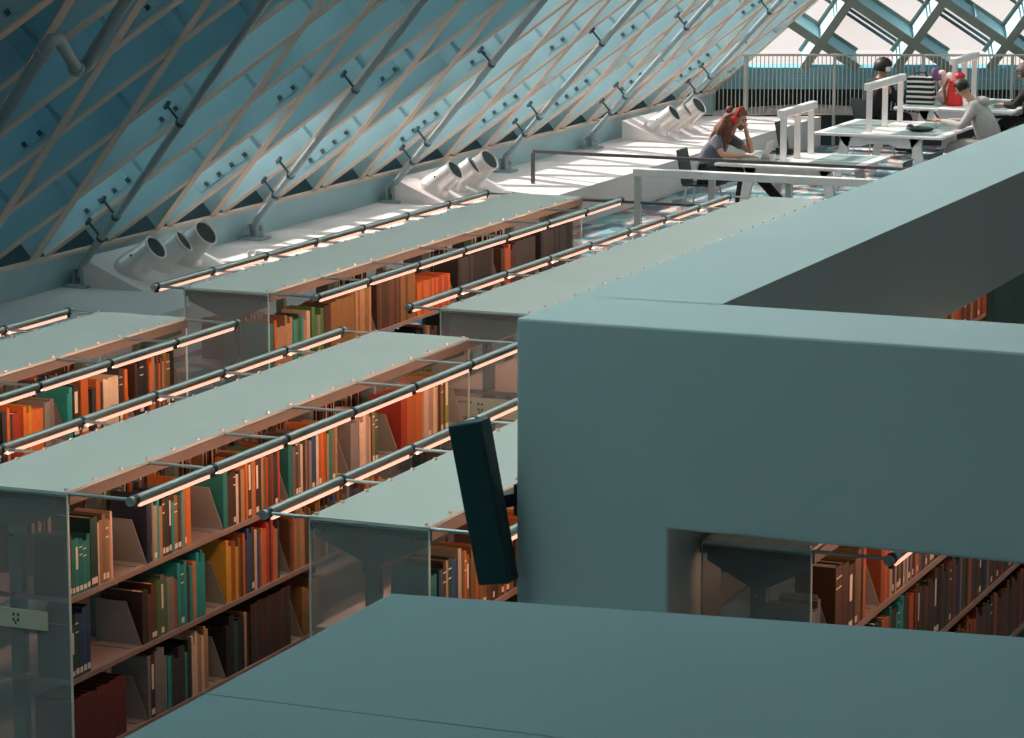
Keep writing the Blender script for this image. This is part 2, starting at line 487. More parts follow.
# ------------------------------------------------ parapet walls of the ramp
PXL, PXR, PY0, PY1, PT = -4.44, -3.84, 10.55, 11.16, 3.0
bm = bmesh.new()
def bm_box(x0, x1, y0, y1, z0, z1):
    r = bmesh.ops.create_cube(bm, size=1)
    for v in r['verts']: v.co = V(((x0 + x1) / 2 + v.co.x * (x1 - x0), (y0 + y1) / 2 + v.co.y * (y1 - y0), (z0 + z1) / 2 + v.co.z * (z1 - z0)))
b = MB()
b.prism([(PXL, PY0, 0), (-3.827, PY0, 0), (-3.827, PY0, 2.245), (4.0, PY0, 2.215), (4.0, PY0, PT), (PXL, PY0, PT)], (0, PY1 - PY0, 0))
b.build('wall_parapet', M['parapet'], kind='structure', bevel=.010)
b = MB()
b.box(PXL, PXR, PY1 - .02, 30.0, 2.45, PT)                          # long beam running back
b.build('wall_parapet_long', M['parapet'], kind='structure')
b = MB(); b.box(PXR - .05, PXR - .004, 15.48, 30.0, 0, 2.449); b.build('wall_pier', M['pier'], kind='structure')
b = MB(); b.box(-1.5, 4.0, 18.2, 18.8, 0, 2.0); b.build('wall_inner', M['parapet'], kind='structure')
# near low block
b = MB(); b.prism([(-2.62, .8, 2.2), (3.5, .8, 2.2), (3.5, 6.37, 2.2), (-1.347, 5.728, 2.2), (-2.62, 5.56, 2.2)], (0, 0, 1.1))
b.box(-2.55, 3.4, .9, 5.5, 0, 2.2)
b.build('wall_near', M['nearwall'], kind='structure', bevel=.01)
b = MB()
b.box(-1.185, -1.175, .8, 5.70, 3.2995, 3.3012); b.box(-2.62, 3.5, 4.76, 4.766, 3.2995, 3.3008)
b.build('trim_1', M['seam'], kind='structure')

# ================================================================= BOOKCASES
CT = 2.15; LZ = [.33, .67, 1.013, 1.355, 1.70]
def lamp(loc, sy, power):
    L = bpy.data.lights.new('reading_lamp', 'AREA'); L.shape = 'RECTANGLE'; L.size = .03; L.size_y = sy
    L.energy = power; L.color = (1.0, .50, .30)
    o = bpy.data.objects.new('reading_lamp_light', L); COL.objects.link(o); o.location = loc
    return o
LAMP_W = 3.3
def bookcase(XR, Y0, Y1, nb, label, left=True, right=True, sign=None, w=.54, lit=(True, True)):
    t = empty('bookcase', (XR - w / 2, Y0, 0)); tag(t, label, 'bookcase', 'double-sided library bookcases')
    h = w / 2; L = Y1 - Y0; bay = L / nb
    b = MB(); b.box(-h, h, 0, L, CT - .012, CT)
    cp = b.build('canopy_panel', M['canopy'], t)
    b = MB()
    for s in (-1, 1): b.box(s * h - .012, s * h + .012, .01, L - .01, CT - .055, CT - .013)
    for i in range(nb + 1): b.box(-h + .012, h - .012, max(.01, i * bay - .012), min(L - .01, i * bay + .012), CT - .05, CT - .013)
    b.build('canopy_frame', M['frame'], t)
    sm = None
    for s in (-1, 1):
        n = nb * 3
        for i in range(n + 1):
            if sm is None:
                b2 = MB(); b2.tube([(0, 0, -.002), (0, 0, .010)], .010, 8); sm = b2.mesh('stud', M['stud'])
            o = bpy.data.objects.new('stud', sm); COL.objects.link(o); o.parent = cp
            o.location = (s * (h - .018), .03 + i * (L - .06) / n, CT)
    for i in range(nb + 1):
        b = MB(); yy = min(max(i * bay, .06), L - .06); b.box(-.025, .025, yy - .02, yy + .02, 0, CT - .05)
        b.build('upright', M['bracket'], t)
    for z in LZ:
        b = MB(); b.box(-h + .01, h - .003, .02, L - .02, z - .022, z); b.build('shelf', M['shelfm'], t)
    b = MB(); b.box(-h, h, .0, L, 0, .09); b.build('plinth', M['frame'], t)
    for yy, sgn in ((0, -1), (L, 1)):
        b = MB(); b.box(-h, h, min(yy, yy - sgn * .010), max(yy, yy - sgn * .010), .09, CT - .014, 0)
        ep = b.build('end_panel', M['end'], t)
        b = MB(); e0, e1_ = min(yy, yy - sgn * .012), max(yy, yy - sgn * .012)
        b.box(h - .001, h + .004, e0, e1_, .09, CT - .014); b.box(-h - .004, -h + .001, e0, e1_, .09, CT - .014); b.box(-h, h, e0, e1_, CT - .022, CT - .013)
        b.build('panel_edge', M['endedge'], ep)
        b = MB(); ya = yy - sgn * .030
        b.prism([(-h + .01, ya, CT - .02), (h - .01, ya, CT - .02), (h - .01, ya, CT - .085), (.04, ya, CT - .17), (-.04, ya, CT - .17), (-h + .01, ya, CT - .085)], (0, -sgn * .012, 0))
        b.box(-.03, .03, min(ya, ya - sgn * .014), max(ya, ya - sgn * .014), .1, CT - .16)
        b.build('end_bracket', M['bracket'], ep)
        for (sx, sz) in ((-h + .05, CT - .05), (h - .05, CT - .05), (0, CT - .2), (0, CT - .45)):
            b = MB(); b.tube([(sx, yy - sgn * .002, sz), (sx, yy + sgn * .008, sz)], .008, 10); b.build('screw', M['frame'], ep)
    if sign:
        z0, z1, x0, x1 = sign
        b = MB(); b.box(x0, x1, -.006, -.001, z0, z1, 0)
        H = z1 - z0
        for cx in (.34, .62):                            # the small dark marks on the card
            for r, c in ((.62, 0), (.62, .05), (.35, 0), (.35, .05), (.2, .02)):
                xx = x0 + (x1 - x0) * (cx + c)
                b.box(xx, xx + .010, -.0075, -.006, z0 + H * r, z0 + H * r + .012, 1)
        for k in range(7):
            xx = x0 + .03 + k * .012; b.box(xx, xx + .007, -.0075, -.006, z0 + H * .68, z0 + H * .80, 1)
        b.build('sign_card', [M['sign'], M['ink']], t)
    LZB = CT - .010
    for s, on, li in ((-1, left, lit[0]), (1, right, lit[1])):
        if not on: continue
        OFF = .305 if s > 0 else .195
        b = MB(); b.tube([(s * (h + OFF), -.02, LZB), (s * (h + OFF), L + .02, LZB)], .0195, 12)
        tb = b.build('light_tube', M['lamp_body'], t)
        for i in range(nb):
            b = MB(); b.box(s * (h + OFF) - .012, s * (h + OFF) + .012, i * bay + .045, (i + 1) * bay - .045, LZB - .031, LZB - .017)
            b.build('light_strip', M['led'], tb)
        for i in range(nb + 1):
            yy = min(max(i * bay, .02), L - .02)
            b = MB(); b.tube([(s * (h - .01), yy, LZB), (s * (h + OFF), yy, LZB)], .0075, 8)
            b.build('support_arm', M['rod'], t)
            b = MB(); b.tube([(s * (h + OFF), yy - .012, LZB), (s * (h + OFF), yy + .012, LZB)], .0225, 12)
            b.box(s * (h + OFF) - .008, s * (h + OFF) + .008, yy - .012, yy + .012, LZB - .035, LZB - .015)
            b.build('clamp_ring', M['black'], tb)
        if li:
            la = lamp((s * (h + OFF), L / 2, LZB - .034), L - .1, LAMP_W * L)
            la.parent = tb; la.rotation_euler = (0, s * rad(48), 0)
    return t

ROW = {
 'front': dict(X=-6.44, Y0=10.6, Y1=14.72, nb=6),
 'left': dict(X=-8.12, Y0=10.6, Y1=14.72, nb=6),
 'middle': dict(X=-8.12, Y0=15.62, Y1=20.82, nb=7),
 'beyond': dict(X=-6.44, Y0=15.5, Y1=21.0, nb=8),
 'behind': dict(X=-4.83, Y0=10.6, Y1=14.72, nb=6),
 'behind2': dict(X=-4.83, Y0=15.5, Y1=21.0, nb=8),
 'opening': dict(X=-3.33, Y0=10.86 + .36, Y1=14.9, nb=5),
}
bookcase(-6.44, 10.6, 14.66, 6, 'long pale-topped bookcase in the left foreground, full of books on three shelves', sign=(1.56, 1.64, -.27, .17))
bookcase(-8.12, 10.6, 14.66, 6, 'pale-topped bookcase cut by the left edge of the photo')
bookcase(-8.12, 15.62, 20.5, 7, 'pale-topped bookcase just in front of the nearest round vents')
bookcase(-6.44, 15.5, 21.0, 8, 'long pale-topped bookcase running back along the left side of the parapet', sign=(1.55, 1.66, -.19, .24))
bookcase(-4.83, 10.6, 14.72, 6, 'bookcase with a frosted end panel left of the parapet corner', right=True, w=.51, lit=(True, True))
bookcase(-4.83, 15.5, 21.0, 8, 'bookcase glimpsed under the long parapet beam at the right edge', w=.51, left=False)
bookcase(-3.36, 10.82, 14.9, 6, 'dim bookcase seen through the opening low in the parapet', w=.43, left=False)

# --------------------------------------------------------------------- books
def book_mesh(kind):
    b = MB()                      # unit book: spine at x=0, fore edge at x=-1, thickness y 0..1, height z 0..1
    b.box(-1, 0, 0, .10, 0, 1, 0); b.box(-1, 0, .90, 1, 0, 1, 0); b.box(-.05, 0, .10, .90, 0, 1, 0)
    b.box(-.97, -.05, .10, .90, .015, .975, 1)
    if kind >= 1: b.box(0, .004, .12, .88, .05, .14, 2)
    if kind == 2:
        b.box(0, .004, .1, .9, .70, .72, 2); b.box(0, .004, .1, .9, .84, .86, 2)
    if kind == 3: b.box(0, .004, .25, .75, .45, .85, 2)
    return b.mesh('book', [M['cover'], M['page'], M['label']])
BM = [book_mesh(k) for k in range(4)]
PAL = {
 'brown': (.13, .055, .025), 'dark brown': (.06, .028, .017), 'tan': (.42, .25, .13), 'gold-brown': (.24, .13, .04), 'orange': (.62, .16, .03),
 'red': (.50, .05, .02), 'rust': (.36, .085, .03), 'maroon': (.14, .025, .022), 'teal': (.02, .30, .28), 'dark green': (.02, .09, .07),
 'green': (.06, .17, .05), 'lime': (.42, .50, .05), 'blue': (.03, .09, .22), 'navy': (.015, .03, .085), 'cream': (.68, .54, .40),
 'pale pink': (.60, .42, .36), 'grey': (.22, .21, .20), 'charcoal': (.045, .045, .048), 'black': (.015, .017, .02), 'yellow': (.60, .34, .04),
}
ORD1 = ['', 'first', 'second', 'third', 'fourth', 'fifth', 'sixth', 'seventh', 'eighth', 'ninth', 'tenth', 'eleventh', 'twelfth', 'thirteenth', 'fourteenth', 'fifteenth', 'sixteenth', 'seventeenth', 'eighteenth', 'nineteenth']
TENS = ['', '', 'twent', 'thirt', 'fort', 'fift', 'sixt', 'sevent', 'eight', 'ninet']
def ordinal(n):
    if n < 20: return ORD1[n]
    if n < 100: return TENS[n // 10] + ('ieth' if n % 10 == 0 else 'y-' + ORD1[n % 10])
    return 'last-but-' + str(n)
SPEC = []      # x_front, y, z, depth, thick, height, colour name, shelf phrase, facing, kind
BENDS = []
def fill(X, z, runs, phrase, face=1, seed=0, kindw=None):
    """runs: (y0, y1, [colours], height, thick) or (y0, y1, 'gap')"""
    rnd = random.Random(seed)
    for r in runs:
        y0, y1 = r[0], r[1]
        if r[2] == 'gap':
            BENDS.append((X, y1 - .008, z, phrase, min(.24, y1 - y0 - .02))); continue
        cols, hh, th = r[2], r[3], r[4]
        uni = len(r) > 5
        y = y0; base = rnd.uniform(-.01, .01)
        while y < y1 - th * .6:
            t = th if uni else th * rnd.uniform(.6, 1.5)
            t = min(t, y1 - y)
            h = hh + (rnd.uniform(-.004, .004) if uni else rnd.uniform(-.035, .03))
            h = min(h, .30)
            dpt = rnd.uniform(.155, .185) if not uni else .175
            kd = r[5] if uni else rnd.choice([0, 0, 1, 1, 2, 0, 3])
            c = cols[0] if len(cols) == 1 else rnd.choice(cols)
            SPEC.append([X + (-.012 + base * .3 if not uni else -.012) * face, y, z, dpt, t * .97, h, c, phrase, face, kd])
            y += t
MIX = ['brown', 'dark brown', 'tan', 'cream', 'orange', 'teal', 'grey', 'blue', 'rust', 'charcoal', 'gold-brown']
DMIX = ['dark brown', 'charcoal', 'maroon', 'navy', 'dark green', 'brown', 'tan', 'grey', 'black', 'rust']
P = 'on front bookcase top shelf'
fill(-6.44, 1.70, [
 (10.62, 10.80, ['teal', 'cream', 'dark green', 'brown'], .245, .024), (10.80, 10.86, ['dark green'], .27, .05), (10.86, 10.99, ['cream', 'pale pink', 'tan'], .27, .018),
 (10.99, 11.26, 'gap'),
 (11.27, 11.31, ['navy'], .30, .03), (11.31, 11.60, ['cream', 'tan', 'brown', 'teal', 'grey', 'charcoal'], .25, .022), (11.60, 11.66, ['orange'], .30, .03),
 (11.68, 11.95, 'gap'),
 (11.96, 12.00, ['teal'], .285, .035), (12.00, 12.17, ['cream', 'dark brown', 'tan'], .26, .018), (12.17, 12.34, ['brown', 'orange', 'tan', 'charcoal'], .27, .024),
 (12.34, 12.52, ['rust', 'green', 'charcoal', 'red', 'brown'], .27, .022), (12.54, 12.60, 'gap'),
 (12.60, 12.64, ['teal'], .29, .036), (12.64, 12.92, ['cream', 'brown', 'blue', 'dark brown', 'grey', 'tan'], .27, .022), (12.92, 13.0, ['orange'], .29, .03), (13.0, 13.12, ['tan', 'teal', 'dark brown'], .26, .024),
 (13.13, 13.24, 'gap'), (13.26, 13.36, ['grey'], .24, .03, 1), (13.36, 13.50, ['pale pink', 'cream'], .26, .022), (13.50, 13.58, ['green', 'lime', 'tan'], .27, .024),
 (13.60, 13.80, 'gap'),
 (13.84, 14.10, ['red', 'orange'], .27, .036, 0), (14.10, 14.30, ['cream', 'pale pink', 'tan'], .28, .022), (14.30, 14.38, ['dark brown', 'tan'], .28, .025), (14.38, 14.43, ['lime'], .30, .045),
 (14.46, 14.62, 'gap')], P, 1, 1)
P = 'on front bookcase middle shelf'
fill(-6.44, 1.355, [
 (10.62, 10.78, ['cream', 'dark green', 'teal', 'blue'], .26, .025), (10.80, 11.2, 'gap'),
 (11.21, 11.34, ['dark brown', 'brown'], .24, .035), (11.34, 11.52, ['cream', 'rust', 'green', 'grey', 'brown'], .24, .022), (11.52, 11.66, ['charcoal', 'grey', 'teal'], .27, .024), (11.66, 11.78, ['teal', 'tan', 'orange'], .28, .02),
 (11.80, 11.96, 'gap'), (11.97, 12.15, ['yellow', 'orange', 'brown', 'gold-brown'], .26, .028), (12.15, 12.3, ['blue', 'cream', 'brown'], .28, .026), (12.3, 12.5, ['orange', 'tan', 'charcoal', 'red'], .27, .022),
 (12.5, 12.6, 'gap'), (12.6, 12.8, ['rust', 'orange', 'brown', 'tan'], .27, .024), (12.8, 13.6, MIX, .26, .026)], P, 1, 2)
P = 'on front bookcase low shelf'
fill(-6.44, 1.013, [
 (10.62, 11.06, ['maroon'], .25, .034, 0), (11.08, 11.24, 'gap'), (11.25, 11.42, ['dark green', 'grey', 'dark brown'], .27, .03), (11.42, 11.64, ['black', 'teal', 'charcoal'], .24, .025),
 (11.64, 11.8, ['dark brown', 'tan', 'cream'], .26, .02), (11.82, 11.95, 'gap'), (11.96, 12.2, ['dark green', 'tan', 'black', 'navy'], .27, .028), (12.2, 12.6, ['dark brown', 'charcoal'], .28, .034, 0), (12.6, 12.72, 'gap'), (12.72, 12.95, ['brown', 'gold-brown'], .24, .03)], P, 1, 3)
P = 'on bookcase at left edge'
fill(-8.12, 1.70, [
 (12.3, 12.8, DMIX, .25, .03), (12.8, 12.9, ['orange', 'charcoal'], .24, .03), (12.9, 13.0, ['red'], .24, .05), (13.0, 13.2, ['orange', 'gold-brown', 'yellow'], .23, .028), (13.2, 13.30, ['grey', 'brown'], .25, .03),
 (13.32, 13.42, 'gap'), (13.42, 13.48, ['teal'], .26, .03), (13.48, 13.56, ['dark brown'], .30, .06), (13.56, 13.66, ['orange', 'yellow'], .29, .05), (13.67, 13.78, ['charcoal', 'rust', 'orange'], .25, .03), (13.78, 13.94, ['cream'], .25, .026, 1), (13.94, 14.0, ['charcoal'], .27, .05), (14.0, 14.04, ['orange'], .27, .03),
 (14.04, 14.10, 'gap'), (14.11, 14.24, ['dark brown', 'black'], .28, .035), (14.24, 14.42, ['tan', 'grey', 'brown', 'orange', 'cream'], .27, .022), (14.42, 14.50, ['orange', 'gold-brown'], .28, .03), (14.50, 14.54, ['black'], .30, .04), (14.56, 14.66, 'gap')], P, 1, 4)
P = 'on bookcase before nearest vents'
fill(-8.12, 1.70, [
 (15.66, 15.72, ['teal'], .24, .04), (15.72, 15.96, ['tan', 'pale pink', 'orange'], .25, .028), (15.96, 16.10, ['green', 'teal', 'dark green', 'brown', 'tan'], .25, .03), (16.10, 16.2, ['pale pink', 'tan'], .25, .028), (16.2, 16.36, ['blue', 'grey', 'green', 'navy'], .25, .028),
 (16.37, 16.46, ['dark brown'], .26, .03, 0), (16.46, 16.80, ['gold-brown'], .27, .036, 1), (16.80, 17.02, ['tan', 'gold-brown'], .29, .032, 1), (17.03, 17.09, 'gap'),
 (17.10, 17.45, ['brown', 'dark brown'], .29, .036, 1), (17.45, 17.68, ['brown', 'gold-brown'], .30, .036, 1), (17.70, 18.22, ['red', 'orange', 'rust'], .21, .032, 1), (18.24, 18.32, 'gap'),
 (18.34, 18.95, ['black', 'charcoal'], .28, .042, 2), (18.95, 19.05, 'gap'), (19.06, 19.30, ['dark brown', 'rust'], .25, .03), (19.30, 19.66, ['charcoal'], .27, .036, 2), (19.66, 19.74, 'gap'), (19.76, 20.36, ['black', 'charcoal'], .28, .04, 2), (20.42, 20.46, 'gap')], P, 1, 5)
P = 'on lower shelf before nearest vents'
fill(-8.12, 1.355, [(17.2, 18.0, DMIX, .24, .032), (18.2, 19.0, ['black', 'charcoal'], .25, .04, 2)], P, 1, 6)
P = 'on top shelf left of parapet'
fill(-4.83, 1.70, [(10.63, 10.72, ['teal', 'blue'], .27, .03), (10.72, 10.95, ['cream', 'brown', 'blue', 'dark green'], .27, .03), (10.95, 11.5, ['dark brown', 'brown', 'orange', 'gold-brown'], .26, .03), (11.5, 12.2, MIX, .26, .03)], P, 1, 7)
P = 'on second shelf left of parapet'
fill(-4.83, 1.355, [(10.63, 10.8, ['cream', 'green', 'charcoal'], .25, .026), (10.8, 11.1, ['dark brown', 'maroon', 'brown', 'orange'], .27, .03), (11.1, 11.8, ['gold-brown', 'maroon', 'brown'], .26, .03)], P, 1, 8)
P = 'under parapet beam at right'
for zz, sd in ((1.355, 9), (1.70, 10)):
    fill(-4.83, zz, [(16.4, 17.0, ['brown', 'rust', 'orange', 'dark brown'], .26, .034), (17.0, 20.0, ['orange', 'brown', 'rust', 'dark brown', 'tan'], .26, .04)], P + (' upper shelf' if zz > 1.5 else ' lower shelf'), 1, sd)
P = 'on top shelf in low opening'
fill(-3.36, 1.70, [(10.85, 11.0, ['grey', 'dark green'], .20, .03), (11.05, 11.16, 'gap'), (11.18, 11.42, ['brown', 'dark brown'], .28, .08), (11.42, 11.60, ['gold-brown', 'orange', 'black'], .28, .03), (11.62, 11.80, 'gap'), (11.82, 11.95, ['rust', 'orange'], .28, .03), (11.95, 14.0, MIX, .27, .028)], P, 1, 11)
P = 'on second shelf in low opening'
fill(-3.36, 1.355, [(11.5, 11.76, DMIX, .25, .03), (11.76, 11.84, ['dark green'], .27, .05), (11.84, 11.96, ['orange'], .28, .05), (11.96, 12.25, ['charcoal', 'teal', 'dark brown'], .28, .03), (12.25, 12.34, ['orange', 'red'], .29, .04), (12.34, 13.0, ['charcoal', 'brown', 'black'], .28, .03), (13.0, 14.6, DMIX, .26, .03)], P, 1, 12)
P = 'on third shelf in low opening'
fill(-3.36, 1.013, [(11.8, 14.7, ['dark brown', 'maroon', 'rust', 'brown', 'charcoal'], .26, .03)], P, 1, 13)
# books of the far side, their page edges towards us
fill(-6.44 - .54, 1.70, [(10.9, 11.25, ['brown', 'dark brown'], .22, .04), (11.3, 12.3, MIX, .25, .028), (12.4, 13.3, MIX, .26, .03), (13.4, 14.1, DMIX, .24, .03)], 'on front bookcase far side', -1, 21)
fill(-8.12 - .54, 1.70, [(12.4, 13.4, MIX, .25, .03), (13.6, 14.2, DMIX, .25, .035)], 'on left bookcase far side', -1, 22)
fill(-8.12 - .54, 1.70, [(15.8, 16.3, ['tan', 'brown', 'dark brown'], .22, .04), (17.3, 17.7, ['charcoal', 'black'], .30, .05), (18.6, 19.0, ['charcoal', 'black'], .30, .05), (19.4, 19.9, ['black'], .28, .05)], 'on far side before vents', -1, 23)
fill(-6.44 - .54, 1.355, [(11.4, 12.6, MIX, .25, .035)], 'on front bookcase far middle shelf', -1, 24)

def size_word(t, h): 
    a = 'tall' if h > .275 else ('short' if h < .235 else '')
    c = 'thin' if t < .02 else ('thick' if t > .036 else '')
    return ' '.join(x for x in (a, c) if x) or 'mid-sized'
# individual books: the 300 that show largest; the rest is one object
def shown(s):
    d = V((s[0], s[1], s[2] + s[5] / 2)) - V((0, 0, CH))
    k = 1.0 if s[8] > 0 else .35
    if s[2] < 1.6: k *= .75
    if s[2] < 1.2: k *= .8
    return k * s[4] * s[5] / d.length_squared
count = {}
for s in SPEC:
    count[s[7]] = count.get(s[7], 0) + 1; s.append(count[s[7]])
order = sorted(SPEC, key=shown, reverse=True)
near, rest = order[:300], order[300:]
idn = set(id(s) for s in near)
for s in SPEC:
    if id(s) not in idn: continue
    o = bpy.data.objects.new('book', BM[s[9]]); COL.objects.link(o)
    x, y, z, dp, t, h, c, ph, fc, kd, num = s
    o.location = (x, y, z); o.scale = (dp, t, h)
    if fc < 0: o.rotation_euler = (0, 0, math.pi); o.location = (x, y + t, z)
    cc = PAL[c]; j = random.uniform(.62, .95); o.color = (cc[0] * j, cc[1] * j, cc[2] * j, 1)
    pos = ordinal(num) + ' from near end'
    lab = '%s %s book %s, %s' % (size_word(t, h), c, ph, pos)
    tag(o, lab, 'book', 'books ' + ph)
b = MB(); cols = sorted(PAL)
for x, y, z, dp, t, h, c, ph, fc, kd, num in rest:
    mi = cols.index(c); x1 = x - dp * fc
    lo, hi = min(x, x1), max(x, x1)
    b.box(lo, hi, y, y + t * .12, z, z + h, mi); b.box(lo, hi, y + t * .88, y + t, z, z + h, mi)
    sp = (x - .01 * fc, x); b.box(min(sp), max(sp), y + t * .12, y + t * .88, z, z + h, mi)
    b.box(lo + .008, hi - .008, y + t * .12, y + t * .88, z, z + h * .97, len(cols))
if rest:
    o = b.build('books', [mat('cloth_' + c.replace(' ', '_'), PAL[c], .6, 0, .1, 20) for c in cols] + [M['page']])
    tag(o, 'remaining books deeper on the shelves of all the bookcases', 'books', kind='stuff')

# bookends
bend = None; bc = {}
for X, y, z, ph, room in BENDS:
    if bend is None:
        b = MB()
        b.prism([(0, 0, 0), (-.22, 0, 0), (-.22, 0, .19), (-.07, 0, .19), (0, 0, .0)][:4], (0, .006, 0))
        b.box(-.14, -.10, -.0015, -.0002, .06, .13); b.box(-.10, -.07, -.0015, -.0002, .06, .075)
        b.box(-.20, -.02, -.06, .0, 0, .004)
        bend = b.mesh('bookend', M['bookend'])
    o = bpy.data.objects.new('bookend', bend); COL.objects.link(o); o.location = (X - .008, y, z)
    if room < .08: o.scale = (1, .6, 1)
    bc[ph] = bc.get(ph, 0) + 1
    tag(o, 'grey slanted bookend %s, %s from the near end' % (ph, ordinal(bc[ph])), 'bookend', 'grey bookends')

# ============================================================ THINGS ON LEDGE
def vents(Y, label_p, which):
    X0 = -15.02; W = .68; Lh = .28; LY = 1.75
    b = MB(); b.prism([(X0, Y, .43), (X0 + W, Y, .43), (X0, Y, .43 + Lh)], (0, LY, 0))
    o = b.build('plinth', M['ledge']); tag(o, label_p, 'plinth', 'wedge plinths for the vents')
    nrm = V((Lh, 0, W)).normalized()
    names = ('nearest', 'middle', 'farthest')
    for i, (dy, yw, k_) in enumerate(((.30, -4, 1.0), (.80, 12, .95), (1.28, -10, 1.08))):
        base = V((X0 + W * .56, Y + dy, .43 + Lh * .44))
        t = empty('air_vent', base)
        tag(t, '%s silver round vent of the trio on the %s plinth' % (names[i], which), 'vent', 'round silver air vents')
        r = .122 * k_
        out = V((math.cos(rad(yw)) * .79, math.sin(rad(yw)) * .79, .61)).normalized()
        low = V((.25, 0, .97)).normalized()
        b = MB(); pts = [-nrm * .12, -nrm * .02]
        for k in range(1, 7):
            a = k / 6; d = (low * (1 - a) + out * a).normalized(); pts.append(pts[-1] + d * .030 * k_)
        pts.append(pts[-1] + out * .21 * k_)
        b.tube(pts, [r * 1.50, r * 1.48, r * 1.46, r * 1.42, r * 1.36, r * 1.28, r * 1.18, r * 1.08, r * 1.0], 26, cap=False)
        b.ball(pts[2] - V((.015, 0, 0)), r * 1.47, 22, 14)
        b.build('duct_elbow', M['silver'], t)
        p = pts[-1]
        b = MB(); n = 28
        a = out.cross(V((0, 0, 1))).normalized(); bb = out.cross(a)
        prof = [(r, -.01), (r * 1.07, 0), (r * 1.07, .016), (r * .93, .020), (r * .90, -.04)]
        rings = [[p + out * h + (a * math.cos(2 * math.pi * k / n) + bb * math.sin(2 * math.pi * k / n)) * q for k in range(n)] for q, h in prof]
        vs = [v for R in rings for v in R]
        b.add(vs, [(j * n + k, j * n + (k + 1) % n, (j + 1) * n + (k + 1) % n, (j + 1) * n + k) for j in range(len(prof) - 1) for k in range(n)], 0, True)
        b.build('rim', M['silver'], t)
        b = MB(); b.tube([p + out * .001, p + out * .004], r * .915, 28); b.build('shaded_opening_disc', M['hole'], t)  # flat dark disc painted as the shade inside the open duct
        b = MB(); sd = nrm.cross(out).normalized(); q = pts[4] - out.cross(sd) * 0 + nrm * 0
        b.ball(pts[5] + (V((0, -.75, .66)).normalized()) * r * 1.2, .014, 8, 6); b.build('rivet', M['black'], t)
vents(25.1, 'wedge plinth on the ledge under the nearest trio of silver vents', 'nearest')
vents(32.05, 'wedge plinth on the ledge under the middle trio of silver vents', 'middle')
vents(39.4, 'wedge plinth on the ledge under the farthest trio of silver vents', 'farthest')
# little twin-pin fitting beside the first trio
t = empty('floor_socket', (-14.15, 26.9, .43)); tag(t, 'small white fitting with two upright pins beside the nearest vents', 'fitting')
b = MB(); b.tube([(0, 0, 0), (0, 0, .03)], .11, 16); b.build('base_plate', M['white'], t)
for dx in (-.03, .05):
    b = MB(); b.tube([(dx, 0, .03), (dx, 0, .15), (dx, 0, .16)], [.02, .02, .01], 10); b.build('pin', M['white'], t)

# dark rail on the ledge and white-topped rail in front of the tables
t = empty('guard_rail', (-14.26, 34.4, .43)); tag(t, 'thin dark guard rail crossing from the ledge in front of the person', 'rail')
b = MB(); b.bar((0, 0, .39), (7.0, 0, .375), .04, .035); b.build('top_bar', M['rail_dark'], t)
b = MB(); b.box(-.02, .02, -.02, .02, 0, .375); b.build('post', M['rail_dark'], t)
b = MB(); b.box(6.9, 6.94, -.02, .02, -.425, .36); b.build('post', M['rail_dark'], t)
t = empty('counter_rail', (-12.095, 32.2, .0)); tag(t, 'white-topped rail on square posts in front of the nearest table', 'rail')
b = MB(); b.box(-.03, 5.2, -.06, .06, .86, .945); b.build('top_board', M['white'], t, bevel=.008)
for x in (0, .87, 1.76, 2.65, 3.54, 4.43):
    b = MB(); b.box(x - .02 if x else -.02, x + .05, -.03, .03, .003, .86); b.build('post', M['rail_pale'], t)
b = MB(); b.bar((-1.15, 0, .56), (.0, 0, .56), .03, .03); b.bar((0.05, 0, .56), (4.4, 0, .56), .03, .03); b.build('lower_bar', M['rail_dark'], t)

# box hanging beside the parapet corner
t = empty('equipment_box', (-4.520, 10.415, 1.990)); tag(t, 'black slab-shaped box tilted beside the left corner of the parapet', 'box')
b = MB()
b.prism([(-.020, 0, 0), (.108, 0, 0.02), (-.01, 0, .635), (-.145, 0, .605)], (0, .10, 0))
b.build('case', M['spk'], t, bevel=.008)
b = MB()
b.bar((-.02, .09, .30), (.055, .26, .30), .05, .05); b.box(.05, .078, .18, .34, .24, .36)
b.build('mounting_arm', M['black'], t)

# ============================================================ READING TABLES
def table(Y0, LY, label, grp='white reading tables'):
    X0, X1 = -12.04, -10.32; W = X1 - X0
    t = empty('reading_table', (X0, Y0, 0)); tag(t, label, 'table', grp)
    b = MB(); b.box(0, W, 0, LY, .715, .75); b.build('tabletop', M['white'], t, bevel=.008)
    for x0, x1 in ((.12, .60), (1.02, 1.60)):
        for y0, y1 in ((.10, LY / 2 - .04), (LY / 2 + .04, LY - .10)):
            b = MB(); b.box(x0, x1, y0, y1, .7495, .7535); b.build('inset_panel', M['inset'], t)
    b = MB(); b.prism([(.32, .10, .71), (1.42, .10, .71), (1.30, .10, .58), (1.12, .10, .58), (1.0, .10, .62), (.74, .10, .62), (.62, .10, .58), (.42, .10, .58)], (0, .03, 0))
    b.build('apron', M['white'], t)
    for y in (.10, LY - .16):
        for xa, xb in ((.42, .28), (1.34, 1.48)):
            b = MB(); s = .07
            b.prism([(xa - s, y, .71), (xa + s, y, .71), (xb + s * .5, y, .003), (xb - s * .5, y, .003)], (0, .06, 0)); b.build('leg', M['white'], t)
    return t
